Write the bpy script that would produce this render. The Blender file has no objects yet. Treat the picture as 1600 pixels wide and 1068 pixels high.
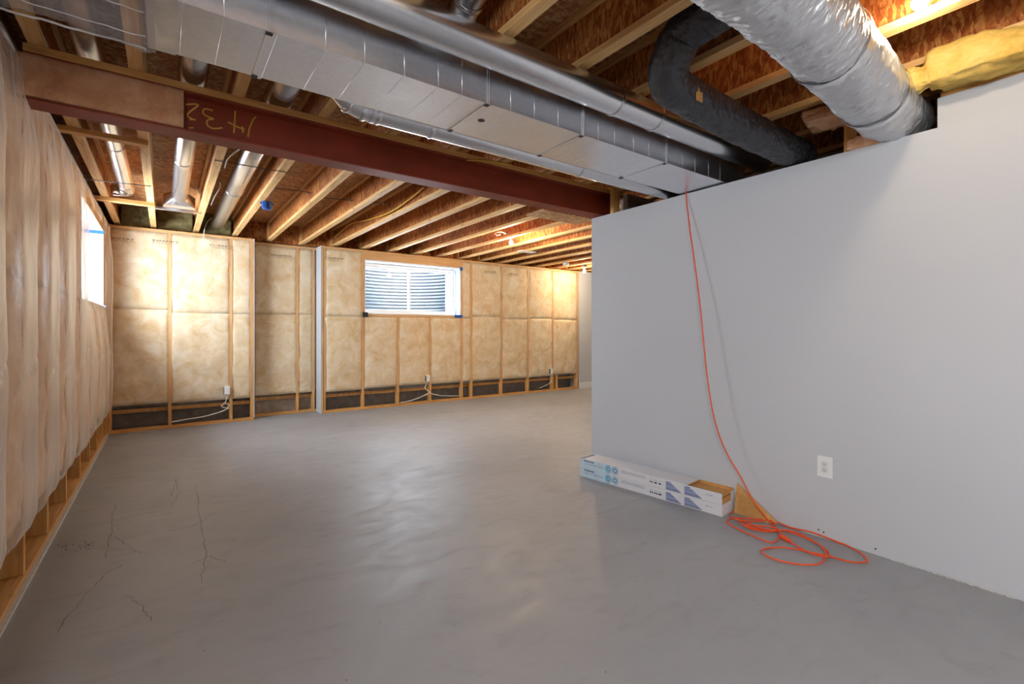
import bpy, bmesh, math, random
from mathutils import Vector, noise as mn, Matrix
random.seed(7)
SC = bpy.context.scene
COL = SC.collection
# ---------------------------------------------------------------- camera, world, exposure
F = 747.0; HOR = 516.5; H = 1.33
A = math.atan2(542, 747)
FW = Vector((math.sin(A), math.cos(A), 0)); RT = Vector((math.cos(A), -math.sin(A), 0)); UP = Vector((0, 0, 1))
CAM = Vector((0, 0, H))
cd = bpy.data.cameras.new('camera'); cam = bpy.data.objects.new('camera', cd); COL.objects.link(cam)
cam.location = CAM; cam.rotation_euler = (math.pi/2, 0, -A)
cd.sensor_width = 36; cd.lens = F/1600*36; cd.shift_y = -(534-HOR)/1600; cd.clip_start = .02; cd.clip_end = 200
SC.camera = cam
SC.view_settings.view_transform = 'Standard'; SC.view_settings.look = 'None'
SC.view_settings.gamma = 1; SC.view_settings.use_curve_mapping = False
SC.view_settings.exposure = 0.18
w = bpy.data.worlds.new('sky'); SC.world = w; w.use_nodes = True
wn = w.node_tree.nodes; wl = w.node_tree.links
sky = wn.new('ShaderNodeTexSky'); sky.sky_type = 'NISHITA'; sky.sun_elevation = math.radians(38); sky.sun_rotation = math.radians(200); sky.sun_disc = False
wl.new(sky.outputs[0], wn['Background'].inputs[0]); wn['Background'].inputs[1].default_value = 1.5

def area_light(name, loc, rot, sx, sy, power, col=(1, 1, 1)):
    l = bpy.data.lights.new(name, 'AREA'); l.shape = 'RECTANGLE'; l.size = sx; l.size_y = sy; l.energy = power; l.color = col
    o = bpy.data.objects.new(name, l); COL.objects.link(o); o.location = loc; o.rotation_euler = rot
    return o
# daylight coming down the far and left wells, plus added rear fill (just inside the glass, facing the room)
DAY = (.80, .90, 1.0)
def aim(d): return Vector(d).normalized().to_track_quat('-Z', 'X').to_euler()
a1 = area_light('daylight_far_window', (3.675, 8.69, 2.06), (math.radians(-90), 0, 0), 1.85, .88, 90, DAY)
a2 = area_light('daylight_left_window', (-1.09, 6.42, 2.06), (0, math.radians(-90), 0), .86, 1.45, 190, DAY)
a4 = area_light('sky_over_left_well', (-1.75, 6.6, 3.05), aim((1, .12, -1.1)), .9, 1.8, 20, DAY)
a5 = area_light('sky_over_far_well', (3.675, 9.35, 3.05), aim((0, -1, -1.1)), 1.8, .9, 25, DAY)
a3 = area_light('added_rear_fill', (-.80, -1.0, 2.05), (0, math.radians(-90+12), 0), .8, 1.7, 100, (.93, .96, 1))  # soft fill added behind the camera, placed at an invented window

# ---------------------------------------------------------------- helpers
def ray(px, py): return FW + RT*((px-800)/F) + UP*((HOR-py)/F)
def on(px, py, ax, val):
    d = ray(px, py); t = (val-CAM[ax])/d[ax]; return CAM + d*t
def lin(c): return tuple(((x/255)/12.92 if x/255 <= .04045 else ((x/255+.055)/1.055)**2.4) for x in c)+(1,)

def link(name, me, mat=None, parent=None, smooth=False):
    o = bpy.data.objects.new(name, me); COL.objects.link(o)
    if mat and not me.materials: me.materials.append(mat)
    if parent: o.parent = parent
    if smooth:
        for p in me.polygons: p.use_smooth = True
    return o
def thing(o, label, cat, group=None):
    o['label'] = label; o['category'] = cat
    if group: o['group'] = group
    return o
def empty(name, loc=(0, 0, 0)):
    o = bpy.data.objects.new(name, None); COL.objects.link(o); o.location = loc; o.empty_display_size = .1
    return o
def structure(o): o['kind'] = 'structure'; return o
def keep(o, parent):           # parent without moving (parent unrotated)
    o.parent = parent
    return o

class MB:
    def __init__(s): s.v = []; s.f = []; s.m = []
    def box(s, a, b, mi=0):
        n = len(s.v); x0, y0, z0 = a; x1, y1, z1 = b
        s.v += [(x0,y0,z0),(x1,y0,z0),(x1,y1,z0),(x0,y1,z0),(x0,y0,z1),(x1,y0,z1),(x1,y1,z1),(x0,y1,z1)]
        for q in ((0,3,2,1),(4,5,6,7),(0,1,5,4),(1,2,6,5),(2,3,7,6),(3,0,4,7)):
            s.f.append(tuple(n+i for i in q)); s.m.append(mi)
        return s
    def hexa(s, pts, mi=0):    # 8 points ordered as box
        n = len(s.v); s.v += [tuple(p) for p in pts]
        for q in ((0,3,2,1),(4,5,6,7),(0,1,5,4),(1,2,6,5),(2,3,7,6),(3,0,4,7)):
            s.f.append(tuple(n+i for i in q)); s.m.append(mi)
        return s
    def tube(s, pts, r, seg=10, closed=False, cap=True, rad=None, mi=0):
        pts = [Vector(p) for p in pts]; n = len(pts); base = len(s.v)
        T = []
        for i in range(n):
            a = pts[max(i-1, 0)]; b = pts[min(i+1, n-1)]
            T.append((b-a).normalized())
        up = Vector((0, 0, 1)) if abs(T[0].z) < .9 else Vector((1, 0, 0))
        N = (up - T[0]*up.dot(T[0])).normalized(); L = 0
        for i in range(n):
            if i: L += (pts[i]-pts[i-1]).length
            N = (N - T[i]*N.dot(T[i])).normalized(); B = T[i].cross(N)
            for k in range(seg):
                th = 2*math.pi*k/seg
                rr = (r[i] if isinstance(r, (list, tuple)) else r)
                if rad: rr = rr*rad(L, th, i)
                s.v.append(tuple(pts[i] + (N*math.cos(th)+B*math.sin(th))*rr))
        for i in range(n-1):
            for k in range(seg):
                k2 = (k+1) % seg
                s.f.append((base+i*seg+k, base+i*seg+k2, base+(i+1)*seg+k2, base+(i+1)*seg+k)); s.m.append(mi)
        if cap:
            s.f.append(tuple(base+k for k in range(seg))[::-1]); s.m.append(mi)
            s.f.append(tuple(base+(n-1)*seg+k for k in range(seg))); s.m.append(mi)
        return s
    def lathe(s, prof, c, seg=20, axis=2, mi=0):   # prof: (r, h)
        base = len(s.v); n = len(prof)
        for r, h in prof:
            for k in range(seg):
                th = 2*math.pi*k/seg; a = r*math.cos(th); b = r*math.sin(th)
                p = {2: (a, b, h), 0: (h, a, b), 1: (b, h, a)}[axis]
                s.v.append((c[0]+p[0], c[1]+p[1], c[2]+p[2]))
        for i in range(n-1):
            for k in range(seg):
                k2 = (k+1) % seg
                s.f.append((base+i*seg+k, base+i*seg+k2, base+(i+1)*seg+k2, base+(i+1)*seg+k)); s.m.append(mi)
        return s
    def quad(s, a, b, c, d, mi=0):
        n = len(s.v); s.v += [tuple(a), tuple(b), tuple(c), tuple(d)]; s.f.append((n, n+1, n+2, n+3)); s.m.append(mi); return s
    def build(s, name, mats, parent=None, smooth=False, bevel=0):
        me = bpy.data.meshes.new(name); me.from_pydata(s.v, [], s.f); me.update()
        if not isinstance(mats, (list, tuple)): mats = [mats]
        for m in mats: me.materials.append(m)
        if len(mats) > 1:
            for p, m in zip(me.polygons, s.m): p.material_index = m
        if bevel:
            bm = bmesh.new(); bm.from_mesh(me)
            bmesh.ops.bevel(bm, geom=bm.edges[:], offset=bevel, segments=1, affect='EDGES'); bm.to_mesh(me); bm.free()
        return link(name, me, None, parent, smooth)
def BOX(name, a, b, mat, parent=None, bevel=0): return MB().box(a, b).build(name, mat, parent, False, bevel)

def smoothpts(P, sub=6):
    P = [Vector(p) for p in P]; out = []
    for i in range(len(P)-1):
        p0 = P[max(i-1, 0)]; p1 = P[i]; p2 = P[i+1]; p3 = P[min(i+2, len(P)-1)]
        for k in range(sub):
            t = k/sub
            out.append(.5*((2*p1)+(p2-p0)*t+(2*p0-5*p1+4*p2-p3)*t*t+(3*p1-p0-3*p2+p3)*t**3))
    out.append(P[-1]); return out

def field(name, frame, s0, s1, z0, z1, ns, nz, h, mat, parent=None, hole=None, skirt=None, zlow=None):
    V = []; idx = {}; Fc = []
    for j in range(nz+1):
        for i in range(ns+1):
            s = s0+(s1-s0)*i/ns
            zb = z0 + (zlow(s) if zlow else 0)
            z = zb+(z1-zb)*j/nz
            idx[i, j] = len(V); V.append(frame(s, z, h(s, z)))
    for j in range(nz):
        for i in range(ns):
            if hole:
                sm = s0+(s1-s0)*(i+.5)/ns; zm = z0+(z1-z0)*(j+.5)/nz
                if hole[0] < sm < hole[1] and hole[2] < zm < hole[3]: continue
            Fc.append((idx[i, j], idx[i+1, j], idx[i+1, j+1], idx[i, j+1]))
    if skirt is not None:
        ring = [(i, 0) for i in range(ns)]+[(ns, j) for j in range(nz)]+[(i, nz) for i in range(ns, 0, -1)]+[(0, j) for j in range(nz, 0, -1)]
        b = []
        for (i, j) in ring:
            b.append(len(V)); V.append(frame(s0+(s1-s0)*i/ns, z0+(z1-z0)*j/nz, -skirt))
        n = len(ring)
        for k in range(n): Fc.append((idx[ring[k]], b[k], b[(k+1) % n], idx[ring[(k+1) % n]]))
        Fc.append(tuple(b[::-1]))
    me = bpy.data.meshes.new(name); me.from_pydata(V, [], Fc); me.update()
    return link(name, me, mat, parent, True)

# ---------------------------------------------------------------- materials
def newmat(name):
    m = bpy.data.materials.new(name); m.use_nodes = True
    return m, m.node_tree.nodes, m.node_tree.links, m.node_tree.nodes['Principled BSDF']
def noise_n(n, l, vec, scale, detail=4, rough=.5, dist=0):
    t = n.new('ShaderNodeTexNoise'); t.inputs['Scale'].default_value = scale; t.inputs['Detail'].default_value = detail
    t.inputs['Roughness'].default_value = rough; t.inputs['Distortion'].default_value = dist
    if vec: l.new(vec, t.inputs['Vector'])
    return t
def coords(n, l, scale=(1, 1, 1), rot=(0, 0, 0)):
    c = n.new('ShaderNodeTexCoord'); m = n.new('ShaderNodeMapping'); m.inputs['Scale'].default_value = scale; m.inputs['Rotation'].default_value = rot
    l.new(c.outputs['Object'], m.inputs['Vector']); return m.outputs[0]
def ramp(n, l, src, stops):
    r = n.new('ShaderNodeValToRGB'); e = r.color_ramp.elements
    while len(e) < len(stops): e.new(.5)
    for k, (p, c) in enumerate(stops): e[k].position = p; e[k].color = c if len(c) == 4 else tuple(c)+(1,)
    l.new(src, r.inputs[0]); return r.outputs[0]
def bump(n, l, src, strength, dist, bs, normal=None):
    b = n.new('ShaderNodeBump'); b.inputs['Strength'].default_value = strength; b.inputs['Distance'].default_value = dist
    l.new(src, b.inputs['Height'])
    if normal: l.new(normal, b.inputs['Normal'])
    if bs is not None: l.new(b.outputs[0], bs.inputs['Normal'])
    return b.outputs[0]
def mix(n, l, fac, a, b, mode='MIX'):
    m = n.new('ShaderNodeMix'); m.data_type = 'RGBA'; m.blend_type = mode
    if isinstance(fac, float): m.inputs[0].default_value = fac
    else: l.new(fac, m.inputs[0])
    for s, k in ((a, 6), (b, 7)):
        if isinstance(s, tuple): m.inputs[k].default_value = s
        else: l.new(s, m.inputs[k])
    return m.outputs[2]
def plain(name, col, rough=.6, metal=0, nscale=0, namt=.1, bmp=0, spec=.5):
    m, n, l, b = newmat(name); c = lin(col)
    b.inputs['Roughness'].default_value = rough; b.inputs['Metallic'].default_value = metal; b.inputs['Specular IOR Level'].default_value = spec
    if nscale:
        t = noise_n(n, l, coords(n, l), nscale, 5)
        d = tuple(x*(1-namt) for x in c[:3])+(1,); e = tuple(min(1, x*(1+namt)) for x in c[:3])+(1,)
        l.new(ramp(n, l, t.outputs[0], [(.3, d), (.7, e)]), b.inputs['Base Color'])
        if bmp: bump(n, l, t.outputs[0], bmp, .01, b)
    else: b.inputs['Base Color'].default_value = c
    return m
def lumber(name, axis, c0, c1, c2):
    m, n, l, b = newmat(name)
    sc = [9, 9, 9]; sc[axis] = .55
    v = coords(n, l, tuple(sc)); t = noise_n(n, l, v, 3.0, 6, .6, 1.2)
    c = ramp(n, l, t.outputs[0], [(.25, lin(c0)), (.5, lin(c1)), (.75, lin(c2))])
    k = n.new('ShaderNodeTexVoronoi'); sk = [7, 7, 7]; sk[axis] = 1.6; l.new(coords(n, l, tuple(sk)), k.inputs['Vector']); k.inputs['Scale'].default_value = 1
    kn = ramp(n, l, k.outputs['Distance'], [(.0, (.25, .1, .03, 1)), (.10, (1, 1, 1, 1))])
    l.new(mix(n, l, .8, c, kn, 'MULTIPLY'), b.inputs['Base Color']); b.inputs['Roughness'].default_value = .65
    bump(n, l, t.outputs[0], .25, .004, b)
    return m
def osb(name, cols, stretch_a, stretch_b, bm=.5):
    m, n, l, b = newmat(name)
    base = coords(n, l)
    wn_ = noise_n(n, l, base, 9, 3)
    def layer(scale, rot):
        mp = n.new('ShaderNodeMapping'); mp.inputs['Scale'].default_value = scale; mp.inputs['Rotation'].default_value = rot
        add = n.new('ShaderNodeVectorMath'); add.operation = 'MULTIPLY_ADD'
        l.new(wn_.outputs['Color'], add.inputs[0]); add.inputs[1].default_value = (.02, .02, .02); l.new(base, add.inputs[2])
        l.new(add.outputs[0], mp.inputs['Vector'])
        v = n.new('ShaderNodeTexVoronoi'); v.inputs['Scale'].default_value = 1; l.new(mp.outputs[0], v.inputs['Vector'])
        return v.outputs['Color'], v.outputs['Distance']
    c1, d1 = layer(stretch_a, (.2, .15, .3)); c2, d2 = layer(stretch_b, (-.35, .1, -.6))
    s1 = n.new('ShaderNodeSeparateColor'); l.new(c1, s1.inputs[0]); s2 = n.new('ShaderNodeSeparateColor'); l.new(c2, s2.inputs[0])
    ra = ramp(n, l, s1.outputs[0], [(0, lin(cols[0])), (.35, lin(cols[1])), (.7, lin(cols[2])), (1, lin(cols[3]))])
    rb = ramp(n, l, s2.outputs[1], [(0, lin(cols[1])), (.4, lin(cols[0])), (.75, lin(cols[3])), (1, lin(cols[2]))])
    t = noise_n(n, l, base, 22, 6, .7)
    f = ramp(n, l, t.outputs[0], [(.40, (0, 0, 0, 1)), (.60, (1, 1, 1, 1))])
    big = noise_n(n, l, base, 1.7, 3)
    br = ramp(n, l, big.outputs[0], [(.3, (.72, .72, .72, 1)), (.7, (1.0, 1.0, 1.0, 1))])
    l.new(mix(n, l, 1.0, mix(n, l, f, ra, rb), br, 'MULTIPLY'), b.inputs['Base Color']); b.inputs['Roughness'].default_value = .7
    b.inputs['Specular IOR Level'].default_value = .25
    bump(n, l, s1.outputs[2], bm, .004, b)
    return m

M = {}
M['stud'] = lumber('stud_lumber', 2, (176, 120, 58), (206, 152, 86), (222, 176, 112))
M['plate'] = lumber('plate_lumber', 0, (176, 122, 60), (206, 152, 86), (220, 176, 114))
M['sill'] = lumber('sill_lumber', 1, (176, 122, 60), (204, 150, 86), (220, 176, 114))
M['flange'] = lumber('flange_lumber', 1, (182, 134, 76), (214, 170, 110), (230, 194, 140))
M['web'] = osb('joist_web_osb', [(134, 66, 26), (166, 92, 42), (190, 118, 58), (218, 158, 92)], (20, 95, 22), (40, 60, 16), .3)
M['osb'] = osb('subfloor_osb', [(156, 100, 58), (184, 130, 80), (206, 156, 102), (226, 186, 138)], (14, 75, 30), (34, 36, 30), .2)
M['beam'] = plain('oxide_red_steel', (140, 54, 26), .55, 0, 5, .2, .1)
M['chalk'] = plain('yellow_crayon', (222, 176, 78), .8)
M['black'] = plain('black_plastic', (14, 14, 15), .5)
M['white_plastic'] = plain('white_plastic', (226, 226, 224), .35)
M['vinyl'] = plain('white_vinyl', (214, 214, 214), .35)
M['blue_tape'] = plain('blue_sheathing_tape', (20, 84, 170), .4)
M['blue_box'] = plain('blue_box_plastic', (26, 74, 150), .4)
M['screw'] = plain('dark_screw', (60, 60, 62), .4, .8)
M['yellow_cable'] = plain('yellow_cable_sheath', (224, 178, 66), .45)
M['white_cable'] = plain('white_cable_sheath', (222, 218, 206), .45)
M['dark_cable'] = plain('dark_cable_sheath', (44, 46, 48), .5)
M['cord'] = plain('orange_cord_rubber', (232, 82, 30), .42)
M['socket'] = plain('grey_box_steel', (138, 138, 140), .4, .7)
M['wire'] = plain('strap_wire', (110, 110, 110), .4, .9)
M['kraft'] = plain('brown_corrugated_card', (196, 146, 84), .8, 0, 30, .10)
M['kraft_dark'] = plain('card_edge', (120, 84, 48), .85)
M['carton'] = plain('white_carton', (214, 213, 216), .55, 0, 4, .03)
M['carton_blue'] = plain('pale_blue_carton_print', (184, 206, 218), .55, 0, 14, .08)
M['print_navy'] = plain('navy_print', (46, 74, 132), .6)
M['print_mid'] = plain('mid_blue_print', (92, 124, 172), .6)
M['print_teal'] = plain('teal_print', (62, 150, 186), .6)
M['print_grey'] = plain('grey_print', (150, 156, 170), .6)
M['print_black'] = plain('dark_print', (46, 50, 62), .6)
M['poly_ink'] = plain('film_ink', (64, 56, 42), .6)
M['jamb_film'] = plain('film_wrapped_jamb', (190, 178, 174), .4, 0, 6, .12, .2)
M['door_white'] = plain('white_paint', (226, 226, 224), .4)
# galvanised steel
def galv(name, col, rough, dents=.12):
    m, n, l, b = newmat(name)
    v = coords(n, l, (1, 1, 1)); t = noise_n(n, l, v, 2.2, 2); v2 = n.new('ShaderNodeTexVoronoi'); l.new(v, v2.inputs['Vector']); v2.inputs['Scale'].default_value = 60
    c = lin(col); d = tuple(x*.94 for x in c[:3])+(1,)
    s = n.new('ShaderNodeSeparateColor'); l.new(v2.outputs['Color'], s.inputs[0])
    l.new(ramp(n, l, s.outputs[0], [(0, d), (1, c)]), b.inputs['Base Color'])
    b.inputs['Metallic'].default_value = 1; b.inputs['Roughness'].default_value = rough
    bump(n, l, t.outputs[0], dents, .06, b)
    return m
M['galv'] = galv('galvanised_duct_steel', (232, 234, 238), .30)
M['galv_pipe'] = galv('galvanised_pipe_steel', (222, 224, 228), .26, .05)
M['tape'] = galv('foil_tape', (226, 228, 232), .3, .6)
M['well'] = galv('corrugated_well_steel', (176, 184, 190), .4, .02)
# foil flex and black flex
def crinkle(name, col, metal, rough, s1, s2, st):
    m, n, l, b = newmat(name); b.inputs['Base Color'].default_value = lin(col); b.inputs['Metallic'].default_value = metal; b.inputs['Roughness'].default_value = rough
    v = coords(n, l, (1, .35, .35)); t = noise_n(n, l, v, s1, 8, .65, 1.5); t2 = noise_n(n, l, v, s2, 4, .6, .6)
    a = n.new('ShaderNodeMath'); l.new(t.outputs[0], a.inputs[0]); l.new(t2.outputs[0], a.inputs[1])
    bump(n, l, a.outputs[0], st, .012, b); return m
M['foil'] = crinkle('foil_duct_jacket', (214, 216, 220), .85, .36, 16, 60, .7)
M['black_flex'] = crinkle('black_duct_jacket', (66, 66, 70), .35, .3, 14, 50, .8)
# concrete floor
m, n, l, b = newmat('grey_painted_concrete')
v = coords(n, l); t = noise_n(n, l, v, .9, 5, .55, .6); t2 = noise_n(n, l, v, 26, 5, .65); t3 = noise_n(n, l, coords(n, l, (1, 2.2, 1), (0, 0, .5)), 3.2, 6, .6, 1.4)
c = ramp(n, l, t.outputs[0], [(.3, lin((147, 149, 153))), (.7, lin((161, 163, 167)))])
c = mix(n, l, ramp(n, l, t3.outputs[0], [(.55, (0, 0, 0, 1)), (.75, (.35, .35, .35, 1))]), c, lin((136, 132, 128)))
c = mix(n, l, ramp(n, l, t2.outputs[0], [(.66, (0, 0, 0, 1)), (.74, (.5, .5, .5, 1))]), c, lin((166, 164, 160)))
l.new(c, b.inputs['Base Color'])
l.new(ramp(n, l, t3.outputs[0], [(.3, (.40, .40, .40, 1)), (.7, (.56, .56, .56, 1))]), b.inputs['Roughness'])
b.inputs['Specular IOR Level'].default_value = .35
bump(n, l, t3.outputs[0], .10, .02, b); M['floor'] = m
M['crack'] = plain('crack_dirt', (108, 106, 105), .9)
M['fleck'] = plain('tar_fleck', (58, 58, 60), .9)
# drywall
m, n, l, b = newmat('primed_drywall'); v = coords(n, l); t = noise_n(n, l, v, .7, 3); t2 = noise_n(n, l, v, 160, 3)
l.new(ramp(n, l, t.outputs[0], [(.3, lin((187, 189, 193))), (.7, lin((193, 195, 199)))]), b.inputs['Base Color']); b.inputs['Roughness'].default_value = .75
bump(n, l, t2.outputs[0], .08, .002, b); M['drywall'] = m
M['gypsum'] = plain('raw_gypsum', (196, 194, 190), .9, 0, 40, .1)
M['foundation'] = plain('foundation_concrete', (150, 138, 126), .9, 0, 9, .25, .3)
# fibreglass
def fibre(name, c0, c1, c2):
    m, n, l, b = newmat(name); v = coords(n, l); t = noise_n(n, l, v, 5, 7, .65, .7); t2 = noise_n(n, l, v, 45, 6, .7, 1)
    c = ramp(n, l, t.outputs[0], [(.3, lin(c0)), (.5, lin(c1)), (.7, lin(c2))])
    c = mix(n, l, .35, c, ramp(n, l, t2.outputs[0], [(.3, (.7, .66, .6, 1)), (.65, (1, 1, 1, 1))]), 'MULTIPLY')
    l.new(c, b.inputs['Base Color']); b.inputs['Roughness'].default_value = .95; b.inputs['Specular IOR Level'].default_value = .1
    bump(n, l, t2.outputs[0], .5, .01, b); return m
M['batt'] = fibre('fibreglass_batt', (210, 174, 124), (226, 202, 166), (238, 226, 204))
M['batt_left'] = fibre('blush_fibreglass', (212, 166, 124), (226, 184, 146), (236, 204, 172))
M['batt_yellow'] = fibre('yellow_fibreglass', (196, 156, 74), (220, 184, 100), (232, 204, 132))
M['batt_pink'] = fibre('tan_fibreglass', (196, 136, 100), (220, 168, 128), (232, 190, 156))
M['wool'] = fibre('olive_mineral_wool', (92, 86, 56), (124, 116, 78), (150, 140, 100))
# poly film
def film(name, fac, tint, wr=.5, scale=(5, 5, 2), rg=.22):
    m, n, l, b = newmat(name); out = n['Material Output']
    v = coords(n, l, scale); t = noise_n(n, l, v, 1.6, 5, .55, 2.2); t2 = noise_n(n, l, coords(n, l), 14, 4, .5, 2.5)
    a = n.new('ShaderNodeMath'); a.operation = 'MULTIPLY_ADD'; l.new(t2.outputs[0], a.inputs[0]); a.inputs[1].default_value = .35; l.new(t.outputs[0], a.inputs[2])
    b.inputs['Base Color'].default_value = lin(tint); b.inputs['Roughness'].default_value = rg; b.inputs['Specular IOR Level'].default_value = .8
    nb = bump(n, l, a.outputs[0], wr, .03, b)
    tr = n.new('ShaderNodeBsdfTransparent'); tr.inputs[0].default_value = (.97, .97, .96, 1)
    fr = n.new('ShaderNodeFresnel'); fr.inputs[0].default_value = 1.5; l.new(nb, fr.inputs['Normal'])
    ad = n.new('ShaderNodeMath'); ad.operation = 'MULTIPLY_ADD'; ge = n.new('ShaderNodeNewGeometry'); sb = n.new('ShaderNodeMath'); sb.operation = 'SUBTRACT'; sb.inputs[0].default_value = 1; l.new(ge.outputs['Backfacing'], sb.inputs[1]); l.new(sb.outputs[0], ad.inputs[1]); l.new(fr.outputs[0], ad.inputs[0]); ad.inputs[2].default_value = fac; ad.use_clamp = True
    mx = n.new('ShaderNodeMixShader'); l.new(ad.outputs[0], mx.inputs[0]); l.new(tr.outputs[0], mx.inputs[1]); l.new(b.outputs[0], mx.inputs[2]); l.new(mx.outputs[0], out.inputs[0])
    return m
M['film'] = film('poly_vapour_film', .06, (240, 234, 222), .75, (5, 5, 2), .28)
M['film_left'] = film('loose_poly_film', .15, (242, 234, 226), .16, (2.5, 2.5, 1.2), .24)
M['film_duct'] = film('clear_dust_film', .13, (236, 238, 244), .5, (3, 8, 8), .2)
# glass
m, n, l, b = newmat('window_glass'); out = n['Material Output']
tr = n.new('ShaderNodeBsdfTransparent'); gl = n.new('ShaderNodeBsdfGlossy'); gl.inputs['Roughness'].default_value = .02
fr = n.new('ShaderNodeFresnel'); fr.inputs[0].default_value = 1.5; mx = n.new('ShaderNodeMixShader')
ge = n.new('ShaderNodeNewGeometry'); sb = n.new('ShaderNodeMath'); sb.operation = 'SUBTRACT'; sb.inputs[0].default_value = 1; l.new(ge.outputs['Backfacing'], sb.inputs[1])
ml = n.new('ShaderNodeMath'); ml.operation = 'MULTIPLY'; l.new(fr.outputs[0], ml.inputs[0]); l.new(sb.outputs[0], ml.inputs[1])
l.new(ml.outputs[0], mx.inputs[0]); l.new(tr.outputs[0], mx.inputs[1]); l.new(gl.outputs[0], mx.inputs[2]); l.new(mx.outputs[0], out.inputs[0]); M['glass'] = m
def emit(name, col, s):
    m, n, l, b = newmat(name); b.inputs['Emission Color'].default_value = lin(col); b.inputs['Emission Strength'].default_value = s; b.inputs['Base Color'].default_value = lin(col); return m
M['bulb'] = emit('lit_bulb_glass', (255, 240, 214), 14)

# ---------------------------------------------------------------- dimensions
XL = -.60            # left stud face
YB = 8.03            # far stud face
YR = 8.30            # recessed part of the far wall
XW = 3.42            # white partition face
YC = 3.37            # its corner
ZT = 2.70            # top of stud walls
ZJ = 2.73; ZS = 3.03 # joist underside, subfloor underside
XR = 8.9; YN = -2.6
XF0, XF1 = 1.07, 2.04  # recess

# floor
fl = structure(BOX('floor', (-1.1, YN-.2, -.12), (XR+.2, 8.7, 0), M['floor']))
def strip(pts, wd, name, mat, z=.0012, closed=False):
    mb = MB(); P = [Vector(p) for p in pts]
    for i in range(len(P)-1):
        d = (P[i+1]-P[i]); d.z = 0
        if d.length < 1e-6: continue
        q = Vector((-d.y, d.x, 0)).normalized()*wd*(.6+.8*random.random())/2
        zz = Vector((0, 0, z-P[i].z)); z2 = Vector((0, 0, z-P[i+1].z))
        mb.quad(P[i]-q+zz, P[i+1]-q+z2, P[i+1]+q+z2, P[i]+q+zz)
    return mb.build(name, mat, fl)
for line in ([(181, 788), (176, 812), (172, 838), (166, 870)], [(174, 836), (190, 846), (206, 856), (222, 864)],
             [(305, 757), (310, 790), (318, 830), (322, 870), (314, 912)], [(262, 830), (300, 822), (340, 800)], [(272, 745), (280, 770), (268, 790)],
             [(90, 985), (130, 935), (160, 900), (190, 882)], [(196, 930), (222, 945), (236, 970)], [(278, 745), (268, 775)],
             [(955, 797), (975, 789), (1000, 779), (1022, 772)], [(300, 880), (330, 868), (352, 876)]):
    P = [on(x, y, 2, 0) for x, y in line]; Q = []
    for i in range(len(P)-1):
        for k in range(6):
            q = P[i].lerp(P[i+1], k/6); Q.append(q+Vector((random.uniform(-.009, .009), random.uniform(-.009, .009), 0)))
    strip(Q+[P[-1]], .0028, 'crack', M['crack'])
mb = MB()
for k in range(80):
    cx = random.gauss(134, 9) if k < 50 else random.gauss(103, 8); cy = 600+random.gauss(253, 6)
    p = on(cx, cy, 2, 0); r = random.uniform(.002, .008); a = random.random()*3
    q = [p+Vector((math.cos(a+i*1.57)*r*(1 if i % 2 else .4), math.sin(a+i*1.57)*r, .0013)) for i in range(4)]
    mb.quad(*q)
for k in range(70):
    p = Vector((random.uniform(-.3, 3.2), random.uniform(1.0, 6.5), .0013)); r = random.uniform(.0015, .004)
    mb.quad(*[p+Vector((math.cos(i*1.57)*r, math.sin(i*1.57)*r, 0)) for i in range(4)])
o = mb.build('floor_flecks', M['fleck'], fl); o['kind'] = 'stuff'

# ---------------------------------------------------------------- ceiling: subfloor panels, joists
ceil = structure(BOX('ceiling', (-1.1, YN-.2, ZS+.02), (XR+.2, 8.7, ZS+.08), M['osb']))
y = YN; row = 0
while y < 8.6:
    x = -1.1 + (-1.2 if row % 2 else 0)
    while x < XR:
        a = max(x, -1.1); bx = min(x+2.437, XR+.1)
        if bx > a+.05: BOX('subfloor_panel', (a, y, ZS), (bx, min(y+1.216, 8.65), ZS+.018), M['osb'], ceil)
        x += 2.44
    y += 1.22; row += 1
JX = [-.51] + [-.127+.482*k for k in range(19)]
jm = None
for x in JX:
    if jm is None:
        j = BOX('joist', (-.005, YN, ZJ+.035), (.005, 8.39, ZS-.035), M['web'], ceil)
        f1 = BOX('flange', (-.032, YN, ZJ), (.032, 8.39, ZJ+.036), M['flange'], j, .002)
        f2 = BOX('flange', (-.032, YN, ZS-.036), (.032, 8.39, ZS), M['flange'], j, .002)
        jm = (j.data, f1.data, f2.data)
    else:
        j = link('joist', jm[0], None, ceil); link('flange', jm[1], None, j); link('flange', jm[2], None, j)
    j.location.x = x
# steel web stiffener blocks / rim
rim = BOX('rim_board', (-.83, 8.39, ZJ), (XR, 8.43, ZS), M['web'], ceil)
BOX('rim_board', (-.84, YN, ZJ), (-.80, 8.39, ZS), M['web'], ceil)
for x in JX[4:]:
    BOX('stiffener_block', (x-.031, 8.24, ZJ+.037), (x-.006, 8.36, ZS-.037), M['stud'], ceil)
# mineral wool in the rim bays at far left
for a, bq, nm in ((-.475, -.165, 'wool'), (-.092, .320, 'wool'), (.39, .80, 'wool')):
    field('rim_insulation', lambda s, z, h: (s, 8.22-h, z), a, bq, ZJ-.03, ZS-.01, 22, 16, lambda s, z: .03*mn.noise(Vector((s*9, 3, z*12)))+.02*mn.noise(Vector((s*30, 1, z*30))), M[nm], ceil, skirt=.15)
# flat blocking boards under the left joists
for (py, yy) in ((0, 4.46), (1, 6.56)):
    BOX('blocking_board', (-.79, yy-.035, 2.695 if not py else 2.69), (-.10 if not py else -.09, yy+.035, 2.73), M['plate'], ceil, .002)

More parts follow.
